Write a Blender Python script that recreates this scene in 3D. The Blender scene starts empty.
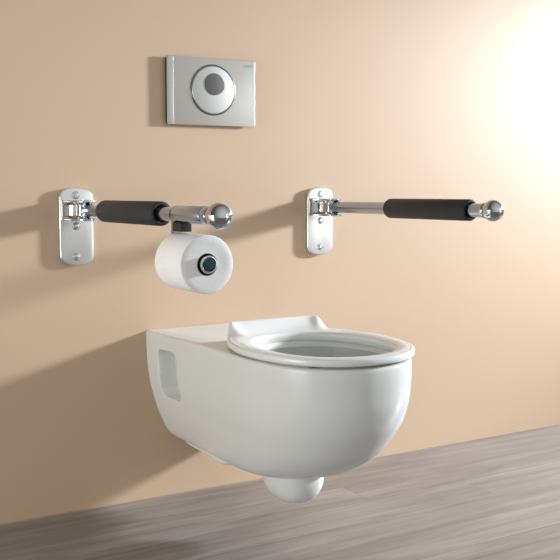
import bpy, bmesh, math
from math import sin, cos, pi, radians
from mathutils import Vector, Matrix

SC = bpy.context.scene
COL = SC.collection

# ------------------------------------------------------------------ helpers
def clamp(v, a=0.0, b=1.0):
    return max(a, min(b, v))

def sstep(a, b, v):
    t = clamp((v - a) / (b - a))
    return t * t * (3 - 2 * t)

def lin(r, g, b):
    f = lambda c: (c / 12.92) if c <= 0.04045 else ((c + 0.055) / 1.055) ** 2.4
    return (f(r / 255), f(g / 255), f(b / 255), 1.0)

def mono(xs, ys):
    """monotone cubic interpolation"""
    n = len(xs)
    d = [(ys[i + 1] - ys[i]) / (xs[i + 1] - xs[i]) for i in range(n - 1)]
    m = [d[0]] + [0.0 if d[i - 1] * d[i] <= 0 else 2 * d[i - 1] * d[i] / (d[i - 1] + d[i]) for i in range(1, n - 1)] + [d[-1]]
    def f(x):
        x = clamp(x, xs[0], xs[-1])
        i = 0
        while i < n - 2 and x > xs[i + 1]:
            i += 1
        h = xs[i + 1] - xs[i]
        t = (x - xs[i]) / h
        return ((2 * t ** 3 - 3 * t * t + 1) * ys[i] + (t ** 3 - 2 * t * t + t) * h * m[i]
                + (-2 * t ** 3 + 3 * t * t) * ys[i + 1] + (t ** 3 - t * t) * h * m[i + 1])
    return f

def link(name, verts, faces, mat, parent=None, smooth=True, angle=None):
    me = bpy.data.meshes.new(name)
    me.from_pydata([tuple(v) for v in verts], [], faces)
    bm = bmesh.new()
    bm.from_mesh(me)
    bmesh.ops.recalc_face_normals(bm, faces=bm.faces)
    if angle is not None:
        for e in bm.edges:
            if len(e.link_faces) == 2:
                e.smooth = e.calc_face_angle() < radians(angle)
    bm.to_mesh(me)
    bm.free()
    for p in me.polygons:
        p.use_smooth = smooth
    me.materials.append(mat)
    o = bpy.data.objects.new(name, me)
    COL.objects.link(o)
    if parent is not None:
        o.parent = parent
    return o

class MB:
    """collects closed lofts that make up one mesh"""
    def __init__(self):
        self.v, self.f = [], []
    def loft(self, rings, cap0=True, cap1=True, closed=False):
        base = len(self.v)
        n = len(rings[0])
        for r in rings:
            self.v.extend([tuple(p) for p in r])
        k = len(rings)
        for i in range(k if closed else k - 1):
            a = base + i * n
            b = base + ((i + 1) % k) * n
            for j in range(n):
                j2 = (j + 1) % n
                self.f.append((a + j, a + j2, b + j2, b + j))
        if not closed:
            if cap0:
                self.f.append(tuple(base + j for j in range(n)))
            if cap1:
                self.f.append(tuple(base + (k - 1) * n + j for j in reversed(range(n))))
        return self
    def lathe(self, prof, centre, axis, n=48, cap0=True, cap1=True, closed=False):
        """prof: list of (distance along axis, radius)"""
        ax = Vector(axis).normalized()
        t = Vector((0, 0, 1)) if abs(ax.z) < 0.9 else Vector((1, 0, 0))
        u = ax.cross(t).normalized()
        w = ax.cross(u)
        c = Vector(centre)
        rings = []
        for d, r in prof:
            rings.append([c + ax * d + (u * cos(2 * pi * j / n) + w * sin(2 * pi * j / n)) * r for j in range(n)])
        return self.loft(rings, cap0, cap1, closed)
    def plate(self, outline, to3, depth, bev, segs=3):
        """outline: list of (a,b), counter-clockwise; extruded from 0 to depth with a rounded front edge"""
        n = len(outline)
        def inset(d):
            out = []
            for i in range(n):
                p0, p1, p2 = outline[i - 1], outline[i], outline[(i + 1) % n]
                e1 = Vector((p1[0] - p0[0], p1[1] - p0[1])).normalized()
                e2 = Vector((p2[0] - p1[0], p2[1] - p1[1])).normalized()
                t = (e1 + e2).normalized()
                out.append((p1[0] - t.y * d, p1[1] + t.x * d))
            return out
        rings = [[to3(a, b, 0) for a, b in outline]]
        for s in range(segs + 1):
            a = s / segs * pi / 2
            ins = inset(bev * (1 - cos(a)))
            rings.append([to3(x, y, depth - bev + bev * sin(a)) for x, y in ins])
        return self.loft(rings)
    def build(self, name, mat, parent=None, angle=35):
        return link(name, self.v, self.f, mat, parent, True, angle)

def thing(name, label, cat, loc=(0, 0, 0), group=None):
    o = bpy.data.objects.new(name, None)
    o.empty_display_size = 0.05
    COL.objects.link(o)
    o.location = loc
    o['label'] = label
    o['category'] = cat
    if group:
        o['group'] = group
    return o

# ------------------------------------------------------------------ materials
def mat(name, col, rough=0.5, metal=0.0, **kw):
    m = bpy.data.materials.new(name)
    m.use_nodes = True
    b = m.node_tree.nodes['Principled BSDF']
    b.inputs['Base Color'].default_value = col
    b.inputs['Roughness'].default_value = rough
    b.inputs['Metallic'].default_value = metal
    for k, v in kw.items():
        b.inputs[k].default_value = v
    return m

def nodes(m):
    return m.node_tree.nodes, m.node_tree.links, m.node_tree.nodes['Principled BSDF']

def noisy(m, scale, amount, bump=0.0, stretch=(1, 1, 1), detail=4.0, col2=None):
    """slight procedural variation of the base colour and optional bump"""
    N, L, b = nodes(m)
    tc = N.new('ShaderNodeTexCoord')
    mp = N.new('ShaderNodeMapping')
    mp.inputs['Scale'].default_value = stretch
    L.new(tc.outputs['Object'], mp.inputs['Vector'])
    nz = N.new('ShaderNodeTexNoise')
    nz.inputs['Scale'].default_value = scale
    nz.inputs['Detail'].default_value = detail
    L.new(mp.outputs['Vector'], nz.inputs['Vector'])
    c = b.inputs['Base Color'].default_value[:]
    mx = N.new('ShaderNodeMix')
    mx.data_type = 'RGBA'
    mx.inputs['A'].default_value = tuple(x * (1 - amount) for x in c[:3]) + (1,)
    mx.inputs['B'].default_value = col2 if col2 else tuple(min(1, x * (1 + amount)) for x in c[:3]) + (1,)
    L.new(nz.outputs['Fac'], mx.inputs['Factor'])
    L.new(mx.outputs['Result'], b.inputs['Base Color'])
    if bump:
        bp = N.new('ShaderNodeBump')
        bp.inputs['Strength'].default_value = bump
        bp.inputs['Distance'].default_value = 0.001
        L.new(nz.outputs['Fac'], bp.inputs['Height'])
        L.new(bp.outputs['Normal'], b.inputs['Normal'])
    return m

M_wall = noisy(mat('peach_wall_paint', lin(198, 171, 142), 0.45, **{'Specular IOR Level': 0.6}), 2.2, 0.03, 0.0)
M_base = mat('pale_sealant', lin(165, 145, 116), 0.7)
M_ceramic = noisy(mat('white_ceramic', lin(221, 223, 219), 0.24, **{'Specular IOR Level': 0.35, 'Coat Weight': 0.0}), 3.0, 0.01)
M_seat = noisy(mat('white_seat_plastic', lin(225, 227, 224), 0.25), 3.0, 0.01)
M_ceramic_shade = noisy(mat('shaded_ceramic', lin(188, 190, 185), 0.16), 3.0, 0.01)  # bowl interior ceramic, base colour darkened to imitate shade
M_buffer = mat('grey_rubber', lin(120, 120, 118), 0.7)
M_chrome = mat('polished_chrome', lin(212, 216, 218), 0.07, 1.0)
M_chrome_s = noisy(mat('chromed_plate', lin(234, 236, 234), 0.28, 1.0), 60, 0.02)
M_tube = mat('chromed_tube', lin(176, 190, 208), 0.12, 1.0)
M_satin = noisy(mat('satin_steel', lin(188, 186, 180), 0.38, 1.0), 40, 0.03, stretch=(1, 1, 12))
M_satin2 = noisy(mat('satin_steel_button', lin(184, 185, 182), 0.45, 1.0), 40, 0.03, stretch=(1, 1, 12))
M_steel_edge = mat('dark_steel_edge', lin(112, 110, 104), 0.3, 1.0)
M_dark = noisy(mat('dark_grey_button', lin(88, 86, 84), 0.45), 80, 0.05)
M_foam = noisy(mat('charcoal_foam', lin(43, 47, 49), 0.62, **{'Specular IOR Level': 0.45}), 500, 0.12, 0.25)
M_black = mat('black_rubber', lin(28, 28, 29), 0.55)
M_paper = noisy(mat('white_tissue', lin(246, 246, 244), 0.95, **{'Specular IOR Level': 0.1}), 160, 0.03, 0.3, stretch=(1, 1, 1))
M_core = noisy(mat('grey_cardboard', lin(96, 90, 84), 0.9), 90, 0.08)
M_teal = noisy(mat('dark_teal_cap', lin(14, 62, 76), 0.3, **{'Specular IOR Level': 0.35}), 30, 0.2)
M_ink = mat('grey_print', lin(140, 137, 130), 0.6)

def floor_material():
    m = mat('grey_oak_boards', lin(168, 155, 150), 0.3, **{'Specular IOR Level': 0.9})
    N, L, b = nodes(m)
    tc = N.new('ShaderNodeTexCoord')
    sep = N.new('ShaderNodeSeparateXYZ')
    L.new(tc.outputs['Object'], sep.inputs[0])
    def math_(op, a, bb=None):
        n = N.new('ShaderNodeMath')
        n.operation = op
        for i, v in enumerate((a, bb)):
            if v is None:
                continue
            if isinstance(v, (int, float)):
                n.inputs[i].default_value = v
            else:
                L.new(v, n.inputs[i])
        return n.outputs[0]
    # board index across y, with staggered joints along x
    PW = 0.1195
    u = math_('DIVIDE', math_('ADD', sep.outputs['Y'], 0.0585 + 40 * PW), PW)
    row = math_('FLOOR', u)
    fy = math_('FRACT', u)
    wn = N.new('ShaderNodeTexWhiteNoise')
    wn.noise_dimensions = '1D'
    L.new(row, wn.inputs['W'])
    v = math_('DIVIDE', math_('ADD', math_('ADD', sep.outputs['X'], 20.37), math_('MULTIPLY', wn.outputs['Value'], 1.3)), 1.3)
    colm = math_('FLOOR', v)
    fx = math_('FRACT', v)
    wn2 = N.new('ShaderNodeTexWhiteNoise')
    wn2.noise_dimensions = '2D'
    cmb = N.new('ShaderNodeCombineXYZ')
    L.new(row, cmb.inputs[0]); L.new(colm, cmb.inputs[1])
    L.new(cmb.outputs[0], wn2.inputs['Vector'])
    # grain: noise stretched along the board, offset per board
    off = N.new('ShaderNodeVectorMath'); off.operation = 'SCALE'
    L.new(wn2.outputs['Color'], off.inputs[0]); off.inputs['Scale'].default_value = 37.0
    add = N.new('ShaderNodeVectorMath'); add.operation = 'ADD'
    L.new(tc.outputs['Object'], add.inputs[0]); L.new(off.outputs[0], add.inputs[1])
    def grain(sx, sy, scale, det, dist):
        mp = N.new('ShaderNodeMapping')
        mp.inputs['Scale'].default_value = (sx, sy, 1)
        L.new(add.outputs[0], mp.inputs['Vector'])
        nz = N.new('ShaderNodeTexNoise')
        nz.inputs['Scale'].default_value = scale
        nz.inputs['Detail'].default_value = det
        nz.inputs['Distortion'].default_value = dist
        L.new(mp.outputs[0], nz.inputs['Vector'])
        return nz.outputs['Fac']
    g1 = grain(0.9, 9, 3.2, 5, 0.6)
    g2 = grain(2, 45, 5.0, 3, 0.2)
    tot = math_('ADD', math_('MULTIPLY', g1, 0.75), math_('MULTIPLY', g2, 0.25))
    tot = math_('ADD', tot, math_('MULTIPLY', math_('SUBTRACT', wn2.outputs['Value'], 0.5), 0.10))
    cr = N.new('ShaderNodeValToRGB')
    e = cr.color_ramp.elements
    e[0].position = 0.30; e[0].color = lin(99, 94, 92)
    e[1].position = 0.72; e[1].color = lin(152, 146, 143)
    x = cr.color_ramp.elements.new(0.5); x.color = lin(127, 121, 118)
    L.new(tot, cr.inputs[0])
    # fine joints between boards
    dy = math_('MULTIPLY', math_('MINIMUM', fy, math_('SUBTRACT', 1.0, fy)), PW)
    dx = math_('MULTIPLY', math_('MINIMUM', fx, math_('SUBTRACT', 1.0, fx)), 1.3)
    gap = math_('LESS_THAN', math_('MINIMUM', dy, dx), 0.0011)
    mx = N.new('ShaderNodeMix'); mx.data_type = 'RGBA'
    L.new(math_('MULTIPLY', gap, 0.55), mx.inputs['Factor'])
    L.new(cr.outputs[0], mx.inputs['A'])
    mx.inputs['B'].default_value = lin(84, 74, 70)
    L.new(mx.outputs['Result'], b.inputs['Base Color'])
    bp = N.new('ShaderNodeBump')
    bp.inputs['Strength'].default_value = 0.12
    bp.inputs['Distance'].default_value = 0.001
    L.new(tot, bp.inputs['Height'])
    L.new(bp.outputs['Normal'], b.inputs['Normal'])
    return m
M_floor = floor_material()

# ------------------------------------------------------------------ the room
def box_obj(name, x0, x1, y0, y1, z0, z1, m, parent=None):
    v = [(x, y, z) for x in (x0, x1) for y in (y0, y1) for z in (z0, z1)]
    f = [(0, 1, 3, 2), (4, 6, 7, 5), (0, 4, 5, 1), (2, 3, 7, 6), (0, 2, 6, 4), (1, 5, 7, 3)]
    return link(name, v, f, m, parent, False)

wall = box_obj('wall_back', -2.6, 3.2, 0.0, 0.1, 0.0, 2.7, M_wall)
wall['kind'] = 'structure'
floor = box_obj('floor', -2.6, 3.2, -4.2, 0.1, -0.05, 0.0, M_floor)
floor['kind'] = 'structure'
# slim cove bead along the foot of the wall
bead = MB()
sec = [(0.0, 0.0)] + [(-0.003 * cos(a * pi / 12), 0.003 * sin(a * pi / 12)) for a in range(0, 7)]
bead.loft([[(x, yy, zz) for yy, zz in sec] for x in (-2.6, 3.2)])
bo = bead.build('baseboard_back', M_base)
bo['kind'] = 'structure'

# ------------------------------------------------------------------ toilet
toilet = thing('toilet', 'white wall-hung toilet with a lidless ring seat, mounted on the peach wall above the floor', 'toilet')

NS, NF, NB = 210, 130, 50
def contour(w, L, e, n=2.3):
    """closed D-shaped outline: left side from the wall, rounded front, right side, wall"""
    pts = []
    ys = L - e
    for i in range(NS):
        pts.append((-w, -ys * i / NS))
    for i in range(NF):
        a = pi * i / NF
        c, s = cos(a), sin(a)
        x = -w * math.copysign(abs(c) ** (2 / n), c)
        y = -ys - e * abs(s) ** (2 / n)
        pts.append((x, y))
    for i in range(NS):
        pts.append((w, -ys * (1 - i / NS)))
    for i in range(NB):
        pts.append((w - 2 * w * i / NB, 0.0))
    return pts

ZT, ZB = 0.4236, 0.1350
zs_ = [0.135, 0.138, 0.142, 0.149, 0.160, 0.177, 0.200, 0.23, 0.25, 0.30, 0.35, 0.40, 0.4236]
ws_ = [0.050, 0.070, 0.084, 0.0985, 0.112, 0.1235, 0.1345, 0.1465, 0.1525, 0.1655, 0.1715, 0.1735, 0.1735]
ls_ = [0.300, 0.365, 0.415, 0.465, 0.510, 0.558, 0.603, 0.645, 0.664, 0.698, 0.713, 0.716, 0.715]
FW, FL = mono(zs_, ws_), mono(zs_, ls_)

def deck(y):
    return 0.0054 * sstep(0.0, 0.30, -y)

def lift(x, y, z):
    return (x, y - 0.0004, z + deck(y) * clamp((z - 0.14) / 0.28))

def rrect_sd(y, z, cy, cz, hy, hz, r):
    qy, qz = abs(y - cy) - hy + r, abs(z - cz) - hz + r
    return math.hypot(max(qy, 0), max(qz, 0)) + min(max(qy, qz), 0) - r

def side_pocket(x, y, z):
    # moulded finger recess low on each flank next to the wall
    yy = y
    sd = rrect_sd(yy, z, -0.1150, 0.3290, 0.0485, 0.0575, 0.018)
    d = 0.046 * sstep(0.0025, -0.0080, sd)
    rim = 0.0012 * math.exp(-((sd - 0.002) / 0.004) ** 2)
    return x - math.copysign(d - rim, x) if abs(x) > 0.08 else x

HC = (0.0, -0.512)             # centre of the opening
def hole(th, a, b, n=2.25):
    c, s = cos(th), sin(th)
    r = (abs(c / a) ** n + abs(s / b) ** n) ** (-1 / n)
    return r * c, r * s * (0.93 if s > 0 else 1.0)

body = MB()
rings = []
FIL = 0.006
top = contour(FW(ZT) - FIL, FL(ZT) - FIL, 0.25)
angs = [math.atan2(y - HC[1], x - HC[0]) for x, y in top]
# bowl interior from the bottom up
bowl_prof = [(0.03, 0.205, 0.06), (0.22, 0.206, 0.055), (0.40, 0.222, 0.045), (0.56, 0.250, 0.03), (0.70, 0.285, 0.018), (0.82, 0.320, 0.008),
             (0.90, 0.350, 0.003), (0.955, 0.378, 0), (0.985, 0.400, 0), (0.996, 0.411, 0), (1.0, 0.418, 0), (1.018, 0.4224, 0), (1.04, 0.4236, 0)]
for s, z, sh in bowl_prof:
    ring = []
    for th in angs:
        hx, hy = hole(th, 0.138, 0.166)
        ring.append(lift(HC[0] + hx * s, HC[1] + hy * s + sh, z))
    rings.append(ring)
for k in range(6):
    a = k / 5 * pi / 2
    d = FIL * (1 - sin(a))
    z = ZT - FIL * (1 - cos(a))
    rings.append([lift(x, y, z) for x, y in contour(FW(ZT) - d, FL(ZT) - d, 0.25)])
z = ZT - FIL
zl = []
while z > 0.24:
    z -= 0.0021
    zl.append(z)
m_ = 60
z0 = zl[-1]
for k in range(1, m_ + 1):
    t = k / m_
    zl.append(z0 + (ZB - z0) * (1 - (1 - t) ** 1.6))
for z in zl:
    w, L_ = FW(z), FL(z)
    e = 0.25 * (L_ / 0.715) ** 1.15
    rings.append([lift(side_pocket(x, y, z), y, z) for x, y in contour(w, L_, e, 2.3 - 0.15 * clamp((0.3 - z) / 0.2))])
w, L_ = FW(ZB), FL(ZB)
rings.append([lift(x * 0.4, y * 0.9 - 0.02 if y < -0.01 else y, ZB - 0.0012) for x, y in contour(w, L_, 0.06)])
body.loft(rings)

def superell(mb, c, r, n1=2.4, n2=2.2, nu=56, nv=32, z_top=1.0):
    rr = []
    for i in range(1, nv):
        ph = -pi / 2 + pi * i / nv
        cp, sp = cos(ph), sin(ph)
        cz = abs(cp) ** (2 / n2)
        zz = math.copysign(abs(sp) ** (2 / n2), sp)
        ring = []
        for j in range(nu):
            th = 2 * pi * j / nu
            ct, st = cos(th), sin(th)
            ring.append((c[0] + r[0] * cz * math.copysign(abs(ct) ** (2 / n1), ct),
                         c[1] + r[1] * cz * math.copysign(abs(st) ** (2 / n1), st), c[2] + r[2] * zz))
        rr.append(ring)
    mb.loft(rr)
# trap bulge, the low cast foot and the two ribs of the underside
superell(body, (0.0, -0.400, 0.145), (0.058, 0.078, 0.067), 2.5, 2.3)
superell(body, (0.0, -0.122, 0.1400), (0.086, 0.121, 0.0125), 6.0, 3.0, 72, 20)
for cx in (-0.062, 0.062):
    superell(body, (cx, -0.195, 0.1390), (0.023, 0.048, 0.0150), 3.5, 2.6, 40, 20)
bowl = body.build('ceramic_bowl', M_ceramic, toilet, angle=50)
# inside of the bowl: same ceramic, shade put into a greyer, glossier material
bowl.data.materials.append(M_ceramic_shade)
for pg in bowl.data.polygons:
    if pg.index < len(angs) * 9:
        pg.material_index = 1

# ring seat: outline with an upturned rear lip
def seat_outline():
    half = [(0.0, -0.308), (0.06, -0.308), (0.093, -0.3087), (0.108, -0.313), (0.121, -0.326), (0.134, -0.346), (0.148, -0.373), (0.160, -0.403), (0.1685, -0.435), (0.1755, -0.465), (0.178, -0.490)]
    ys, e, n = 0.490, 0.230, 2.25
    out = []
    for i in range(len(half) - 1):
        p0 = half[max(i - 1, 0)] if i > 0 else (-half[1][0], half[1][1])
        p1, p2 = half[i], half[i + 1]
        p3 = half[i + 2] if i + 2 < len(half) else (0.178, -0.52)
        for k in range(8):
            t = k / 8
            q = []
            for d in (0, 1):
                q.append(0.5 * (2 * p1[d] + (p2[d] - p0[d]) * t + (2 * p0[d] - 5 * p1[d] + 4 * p2[d] - p3[d]) * t * t
                                + (3 * p1[d] - p0[d] - 3 * p2[d] + p3[d]) * t ** 3))
            out.append(tuple(q))
    for k in range(61):
        a = pi / 2 * k / 60
        out.append((0.178 * cos(a) ** (2 / n), -ys - e * sin(a) ** (2 / n)))
    return out
half = seat_outline()
poly = half + [(-x, y) for x, y in reversed(half[1:-1])]

def outer_r(th):
    d = (cos(th), sin(th))
    best = 0
    for i in range(len(poly)):
        a, b = poly[i], poly[(i + 1) % len(poly)]
        ax, ay, bx, by = a[0] - HC[0], a[1] - HC[1], b[0] - HC[0], b[1] - HC[1]
        ex, ey = bx - ax, by - ay
        den = d[0] * ey - d[1] * ex
        if abs(den) < 1e-12:
            continue
        t = (ax * ey - ay * ex) / den
        s = (ax * d[1] - ay * d[0]) / den
        if t > 0 and -1e-6 <= s <= 1 + 1e-6:
            best = max(best, t)
    return best

seat = MB()
NTH = 360
sections = []
ZS0, ZS1 = 0.4348, 0.4498
for i in range(NTH):
    th = 2 * pi * i / NTH
    ro = outer_r(th)
    hx, hy = hole(th, 0.133, 0.167)
    ri = math.hypot(hx, hy)
    yo = HC[1] + ro * sin(th)
    k = sstep(-0.344, -0.316, yo)
    h = ZS1 + 0.0272 * k
    f = 0.0060
    sec = [(ro - 0.003, ZS0), (ro - 0.0008, ZS0 + 0.0012), (ro, ZS0 + 0.004)]
    for q in range(1, 7):
        a = q / 6 * pi / 2
        sec.append((ro - f + f * cos(a), h - f + f * sin(a)))
    # top surface
    r1, r2 = ro - f, ri + 0.009
    thick = min(0.005 * k, 0.3 * (r1 - r2))
    zi = ZS1 - 0.0012
    if k > 0:
        sec.append((r1 - thick * 0.5, h - 0.0003))
    else:
        sec.append((r1 - 0.0015, h + 0.0002))
    r1 -= max(thick, 0.002)
    for q in range(0, 14):
        u = q / 13
        prof = (1 - u) ** 2.0
        zz = zi + (h - zi - 0.002 * k) * prof + 0.0018 * sin(pi * u) * (1 - k)
        sec.append((r1 + (r2 - r1) * u, zz))
    for q in range(1, 7):
        a = q / 6 * pi / 2
        sec.append((r2 - 0.009 * sin(a), zi - 0.0085 * (1 - cos(a))))
    sec.append((ri + 0.0015, ZS0 - 0.004))
    sec.append((ri + 0.0025, ZS0 - 0.006))
    sec.append((ri + 0.0050, ZS0 - 0.006))
    sec.append((ri + 0.0075, ZS0 - 0.0005))
    sec.append((ri + 0.0085, ZS0))
    sections.append([(HC[0] + r * cos(th), HC[1] + r * sin(th), zz) for r, zz in sec])
seat.loft(sections, closed=True)
so = seat.build('seat', M_seat, toilet, angle=60)
for sx in (-1, 1):
    for (bx, by) in ((0.154, -0.49), (0.112, -0.645)):
        b = MB()
        b.lathe([(0, 0.006), (0.0035, 0.0065), (0.0062, 0.006)], (sx * bx, by, 0.4292), (0, 0, 1), 20)
        b.build('buffer', M_buffer, so)
    b = MB()
    b.lathe([(0, 0.010), (0.001, 0.0112), (0.007, 0.0112), (0.0075, 0.010)], (sx * 0.060, -0.310, 0.4298), (0, 0, 1), 28)
    b.build('hinge', M_chrome, so)

# ------------------------------------------------------------------ flush plate
FX0, FX1, FZ0, FZ1 = -0.1160, 0.1280, 0.9245, 1.0885
flush = thing('flush_plate', 'satin steel rectangular flush plate with one round button high on the wall', 'flush plate', (0, 0, 0))
def rrect(x0, x1, z0, z1, r, k=6):
    pts = []
    for cx, cz, a0 in ((x1 - r, z1 - r, 0), (x0 + r, z1 - r, 90), (x0 + r, z0 + r, 180), (x1 - r, z0 + r, 270)):
        for i in range(k + 1):
            a = radians(a0 + 90 * i / k)
            pts.append((cx + r * cos(a), cz + r * sin(a)))
    return pts
wallmap = lambda y0: (lambda a, b, d: (a, y0 - d, b))
p = MB()
p.plate(rrect(FX0 + 0.0012, FX1 - 0.003, FZ0 + 0.003, FZ1 - 0.003, 0.002), wallmap(-0.0003), 0.0100, 0.0005, 1)
p.build('mounting_frame', M_black, flush)
p = MB()
p.plate(rrect(FX0, FX1, FZ0, FZ1, 0.0022), wallmap(-0.0098), 0.0032, 0.0006)
fp = p.build('cover_plate', M_satin, flush)
FY = -0.0130
p = MB()   # folded left edge strip of the cover
p.plate(rrect(FX0 + 0.0005, FX0 + 0.0175, FZ0 + 0.0005, FZ1 - 0.0005, 0.002), wallmap(FY + 0.0005), 0.0007, 0.0001)
p.build('edge_strip', M_satin, fp)
BX, BZ, BR = 0.0085, 1.0115, 0.0622
p = MB()   # polished ring round the button
prof = []
for k in range(25):
    a = 2 * pi * k / 24
    prof.append((0.0002 + 0.0018 * sin(a), BR - 0.0020 + 0.0022 * cos(a)))
p.lathe(prof[:-1], (BX, FY, BZ), (0, -1, 0), 96, closed=True)
p.build('button_ring', M_steel_edge, flush)
p = MB()
p.lathe([(-0.001, BR - 0.0038), (0.0016, BR - 0.0038), (0.0026, BR - 0.0046), (0.0030, BR - 0.0065), (0.0030, 0.004)], (BX, FY, BZ), (0, -1, 0), 96)
bt = p.build('flush_button', M_satin2, flush)
p = MB()   # dark inner key: a disc with a small lobe at its right
R0, R1 = 0.0268, 0.0225
pts = []
for k in range(120):
    a = 2 * pi * k / 120
    best = R0
    ox, oz = 0.0062, -0.0015
    bq = ox * cos(a) + oz * sin(a)
    disc = bq * bq - (ox * ox + oz * oz - R1 * R1)
    if disc > 0:
        best = max(best, bq + math.sqrt(disc))
    pts.append((0.0105 + best * cos(a), 1.0255 + best * sin(a)))
p.plate(pts, wallmap(FY - 0.0029), 0.0016, 0.0008)
p.build('small_flush_key', M_dark, bt)
# printed maker's word in the top right corner
cu = bpy.data.curves.new('printed_word', 'FONT')
cu.body = 'GEBERIT'
cu.size = 0.0076
cu.extrude = 0.00008
cu.align_x = 'RIGHT'
tmp = bpy.data.objects.new('printed_word_source', cu)
COL.objects.link(tmp)
bpy.context.view_layer.update()
me = bpy.data.meshes.new_from_object(tmp.evaluated_get(bpy.context.evaluated_depsgraph_get()))
bpy.data.objects.remove(tmp)
me.name = 'printed_word'
me.materials.clear()
me.materials.append(M_ink)
tx = bpy.data.objects.new('printed_word', me)
COL.objects.link(tx)
tx.parent = flush
tx.rotation_euler = (pi / 2, 0, 0)
tx.location = (FX1 - 0.006, FY - 0.0001, FZ1 - 0.0155)
tx['label'] = 'small grey printed word in the corner'

# ------------------------------------------------------------------ grab bars
PLT = 0.013
def plate_outline(hw=0.0402, z0=-0.1290, z1=0.0520, r=0.026, n=2.35):
    pts = []
    for k in range(33):
        a = pi * k / 32
        c, s = cos(a), sin(a)
        pts.append((hw * math.copysign(abs(c) ** (2 / n), c), z1 - r + r * s ** (2 / n) if s > 0 else z1 - r))
    for k in range(33):
        a = pi + pi * k / 32
        c, s = cos(a), sin(a)
        pts.append((hw * math.copysign(abs(c) ** (2 / n), c), z0 + r - r * abs(s) ** (2 / n)))
    out = []
    for q in pts:
        if not out or math.hypot(q[0] - out[-1][0], q[1] - out[-1][1]) > 1e-5:
            out.append(q)
    return out

def smooth_plan(half):
    """right half outline from wall to nose -> closed symmetric outline (x, distance from the wall)"""
    return half + [(-x, d) for x, d in reversed(half) if x > 1e-6]

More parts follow.
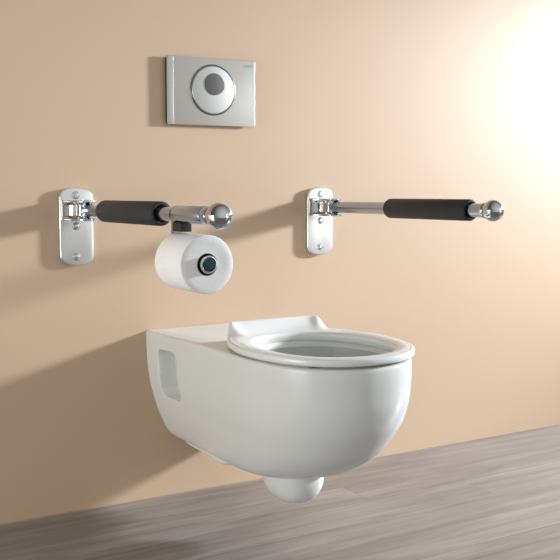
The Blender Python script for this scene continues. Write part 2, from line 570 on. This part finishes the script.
def make_bar(x, label, grip0, grip1, tube_end, ball, tube_r, loc_z=0.7195):
    t = thing('grab_bar', label, 'grab bar', (x, 0, loc_z), 'grab bars beside the toilet')
    p = MB()
    p.plate(plate_outline(), wallmap(-0.0004), PLT, 0.0028, 4)
    pl = p.build('mounting_plate', M_chrome_s, t)
    pl.location.x = -0.0050
    for sx, sz in ((-0.001, 0.0340), (-0.001, -0.0370), (-0.001, -0.1080)):
        s = MB()
        s.lathe([(0.0, 0.0098), (0.0009, 0.0095), (0.0011, 0.0089), (0.0003, 0.0083), (0.0003, 0.0078), (0.0016, 0.0072), (0.0022, 0.0060), (0.0026, 0.0036), (0.0027, 0.0004)],
                (sx, -0.0004 - PLT, sz), (0, -1, 0), 32)
        s.build('screw', M_chrome, pl)
    # hinge bracket: flanks flush with the plate, two cheeks and a waisted web between them
    cheek = [(0.0388, PLT), (0.0388, 0.026), (0.0376, 0.031), (0.034, 0.037), (0.0295, 0.043), (0.0258, 0.050), (0.0238, 0.058), (0.0230, 0.068),
             (0.0220, 0.077), (0.0185, 0.085), (0.0125, 0.0905), (0.0060, 0.0925), (0.0, 0.0930)]
    web = [(0.0382, PLT), (0.0382, 0.027), (0.034, 0.030), (0.026, 0.034), (0.020, 0.040), (0.0165, 0.049), (0.0150, 0.060), (0.0135, 0.068), (0.008, 0.072), (0.0, 0.073)]
    def resample(pl, n=40):
        acc = [0.0]
        for i in range(1, len(pl)):
            acc.append(acc[-1] + math.hypot(pl[i][0] - pl[i - 1][0], pl[i][1] - pl[i - 1][1]))
        out = []
        for k in range(n):
            d = acc[-1] * k / (n - 1)
            i = 1
            while i < len(pl) - 1 and acc[i] < d:
                i += 1
            f = (d - acc[i - 1]) / (acc[i] - acc[i - 1])
            out.append((pl[i - 1][0] + (pl[i][0] - pl[i - 1][0]) * f, pl[i - 1][1] + (pl[i][1] - pl[i - 1][1]) * f))
        return out
    ck, wb = resample(cheek), resample(web)
    b = MB()
    HZ = 0.0232
    rings = []
    for k in range(41):
        z = -HZ + 2 * HZ * k / 40
        u = abs(z) / HZ
        f = sstep(0.50, 0.86, u)
        sh = 1 - 0.035 * clamp((u - 0.93) / 0.07) ** 2
        pl2 = [((w0 + (c0 - w0) * f) * sh, PLT + (w1 + (c1 - w1) * f - PLT) * sh) for (c0, c1), (w0, w1) in zip(ck, wb)]
        pl2[-1] = (0.0, pl2[-1][1])
        rings.append([(a, -d, z) for a, d in smooth_plan(pl2)])
    b.loft(rings)
    hb = b.build('hinge_bracket', M_chrome, t, 40)
    hb.location.x = -0.0035
    b = MB()
    b.lathe([(-0.0245, 0.0080), (-0.0242, 0.0090), (0.0242, 0.0090), (0.0245, 0.0080)], (0, -0.066, 0), (0, 0, 1), 32)
    b.build('hinge_pin', M_chrome, hb)
    # tube
    b = MB()
    b.lathe([(0.058, tube_r * 0.8), (0.060, tube_r), (tube_end, tube_r)], (0, 0, 0), (0, -1, 0), 48)
    b.build('tube', M_tube, t)
    # padded grip with open ends
    R, r = 0.0236, tube_r + 0.0002
    b = MB()
    b.lathe([(grip0 + 0.004, r), (grip0 + 0.001, r + 0.002), (grip0, R - 0.005), (grip0 + 0.0015, R - 0.0015), (grip0 + 0.005, R),
             (grip1 - 0.005, R), (grip1 - 0.0015, R - 0.0015), (grip1, R - 0.0045), (grip1 - 0.001, R - 0.0055), (grip1 - 0.006, r)],
            (0, 0, 0), (0, -1, 0), 64, closed=True)
    b.build('foam_grip', M_foam, t)
    # ball end with its neck collar
    BRr = 0.0230
    prof = [(ball - BRr - 0.003, tube_r), (ball - BRr - 0.0028, tube_r + 0.0012), (ball - BRr + 0.0030, tube_r + 0.0012)]
    a0 = math.acos(clamp((BRr - 0.0036) / BRr))
    a0 = max(a0, math.asin(clamp((tube_r - 0.001) / BRr)))
    for k in range(29):
        a = a0 + (pi - 0.02 - a0) * k / 28
        prof.append((ball - BRr * cos(a), BRr * sin(a)))
    b = MB()
    b.lathe(prof, (0, 0, 0), (0, -1, 0), 56)
    b.build('ball_end', M_chrome, t, 50)
    for c in t.children:
        if c.data.name.split('.')[0] in ('tube', 'foam_grip', 'ball_end'):
            c.rotation_euler.x = -0.0055
    return t

right_bar = make_bar(0.3345, 'chrome grab bar right of the toilet with black grip near its ball end', 0.308, 0.595, 0.645, 0.661, 0.0152)
left_bar = make_bar(-0.3440, 'chrome grab bar left of the toilet with a paper roll holder under it', 0.182, 0.480, 0.700, 0.713, 0.0136)

# roll holder clamped on the left bar
LX, LZ = -0.3440, 0.7230
b = MB()
b.lathe([(0.545, 0.0138), (0.5455, 0.0158), (0.547, 0.0164), (0.664, 0.0164), (0.6655, 0.0156), (0.667, 0.0158), (0.6685, 0.0164), (0.684, 0.0164), (0.6865, 0.0158), (0.687, 0.0138)],
        (0, 0, 0), (0, -1, 0), 48)
holder = b.build('roll_holder', M_tube, left_bar)
holder.rotation_euler.x = -0.0055
RZ = 0.6378 - LZ        # roll axis below the bar
b = MB()
b.loft([[(sx * 0.0085, -0.5435 + sy * 0.005, z) for sx, sy in ((1, 1), (-1, 1), (-1, -1), (1, -1))] for z in (-0.012, -0.05, RZ - 0.010)])
b.build('hanger_strap', M_chrome, holder, 30)
b = MB()
b.plate(rrect(-0.012, 0.012, -0.0310, -0.0140, 0.003), (lambda a, c, d: (a, -0.552 - d, c)), 0.032, 0.002)
b.build('brake_block', M_black, holder)
b = MB()
b.lathe([(0.540, 0.010), (0.663, 0.010), (0.6635, 0.0150), (0.664, 0.0158), (0.6745, 0.0158), (0.6755, 0.0153), (0.6758, 0.0140), (0.6750, 0.0128), (0.6735, 0.0124), (0.6735, 0.002)],
        (0, 0, RZ), (0, -1, 0), 48)
sp = b.build('spindle', M_chrome, holder)
b = MB()
b.lathe([(0.6730, 0.0123), (0.6742, 0.0122), (0.6746, 0.0112), (0.6748, 0.006), (0.6749, 0.0005)], (0, 0, RZ), (0, -1, 0), 40)
b.build('end_cap', M_teal, sp)

# toilet roll
roll = thing('toilet_roll', 'white toilet paper roll hanging under the left grab bar', 'toilet roll', (LX, -0.558, LZ + RZ))
RR, RC, RL = 0.0518, 0.0200, 0.110
b = MB()
b.lathe([(0.0, RC), (0.0, RR - 0.002), (0.0006, RR - 0.0006), (0.002, RR), (RL - 0.002, RR), (RL - 0.0006, RR - 0.0006), (RL, RR - 0.002),
         (RL + 0.0003, 0.040), (RL, 0.030), (RL, RC)], (0, 0, 0), (0, -1, 0), 96, closed=True)
b.build('paper', M_paper, roll)
b = MB()
b.lathe([(0.0005, RC - 0.0002), (RL - 0.0005, RC - 0.0002), (RL - 0.0005, RC - 0.0014), (0.0005, RC - 0.0014)], (0, 0, 0), (0, -1, 0), 48, closed=True)
b.build('cardboard_core', M_core, roll)

# ------------------------------------------------------------------ light
def area(name, loc, target, size, energy, col=(1, 1, 1), size_y=None, shape='RECTANGLE'):
    l = bpy.data.lights.new(name, 'AREA')
    l.shape = shape
    l.size = size
    if size_y:
        l.size_y = size_y
    l.energy = energy
    l.color = col
    o = bpy.data.objects.new(name, l)
    COL.objects.link(o)
    o.location = loc
    d = Vector(target) - Vector(loc)
    o.rotation_euler = d.to_track_quat('-Z', 'Y').to_euler()
    return o

kl = bpy.data.lights.new('key_lamp', 'SPOT')
kl.energy = 1800
kl.color = (0.945, 0.995, 1.075)
kl.spot_size = radians(37)
kl.spot_blend = 1.0
kl.shadow_soft_size = 0.23
ko = bpy.data.objects.new('key_lamp', kl)
COL.objects.link(ko)
ko.location = (4.4, -1.30, 1.62)
az, el = radians(16.8), radians(-14.5)
ko.rotation_euler = Vector((-cos(az) * cos(el), sin(az) * cos(el), sin(el))).to_track_quat('-Z', 'Y').to_euler()
area('front_softbox', (3.3, -4.0, 0.9), (0.6, 0, 0.7), 1.7, 17, (1.0, 0.99, 0.98), 2.4)
area('left_softbox', (-3.0, -0.8, 0.50), (0.0, -1.1, 0.40), 1.3, 42, (0.97, 0.99, 1.0), 0.85)

wd = bpy.data.worlds.new('studio')
SC.world = wd
wd.use_nodes = True
N, L = wd.node_tree.nodes, wd.node_tree.links
bg = N['Background']
tc = N.new('ShaderNodeTexCoord')
nv = N.new('ShaderNodeVectorMath')
nv.operation = 'DOT_PRODUCT'
L.new(tc.outputs['Generated'], nv.inputs[0])
nv.inputs[1].default_value = (0.30, -0.93, 0.20)
cr = N.new('ShaderNodeValToRGB')
L.new(nv.outputs['Value'], cr.inputs[0])
e = cr.color_ramp.elements
e[0].position = 0.0; e[0].color = (0.09, 0.08, 0.065, 1)
e[1].position = 0.95; e[1].color = (0.64, 0.64, 0.635, 1)
L.new(cr.outputs[0], bg.inputs['Color'])
bg.inputs['Strength'].default_value = 1.0

# ------------------------------------------------------------------ camera
cd = bpy.data.cameras.new('camera')
cam = bpy.data.objects.new('camera', cd)
COL.objects.link(cam)
cd.sensor_width = 36.0
cd.sensor_height = 36.0
cd.lens = 964.35 / 560 * 36.0
cd.clip_start = 0.05
yaw, pit = 0.5459, 0.0966
fw = Vector((sin(yaw) * cos(pit), cos(yaw) * cos(pit), -sin(pit)))
cam.location = (-1.108, -2.1703, 0.7737)
cam.rotation_euler = fw.to_track_quat('-Z', 'Y').to_euler()
SC.camera = cam

SC.view_settings.view_transform = 'Standard'
SC.view_settings.look = 'None'
SC.view_settings.exposure = 0.0
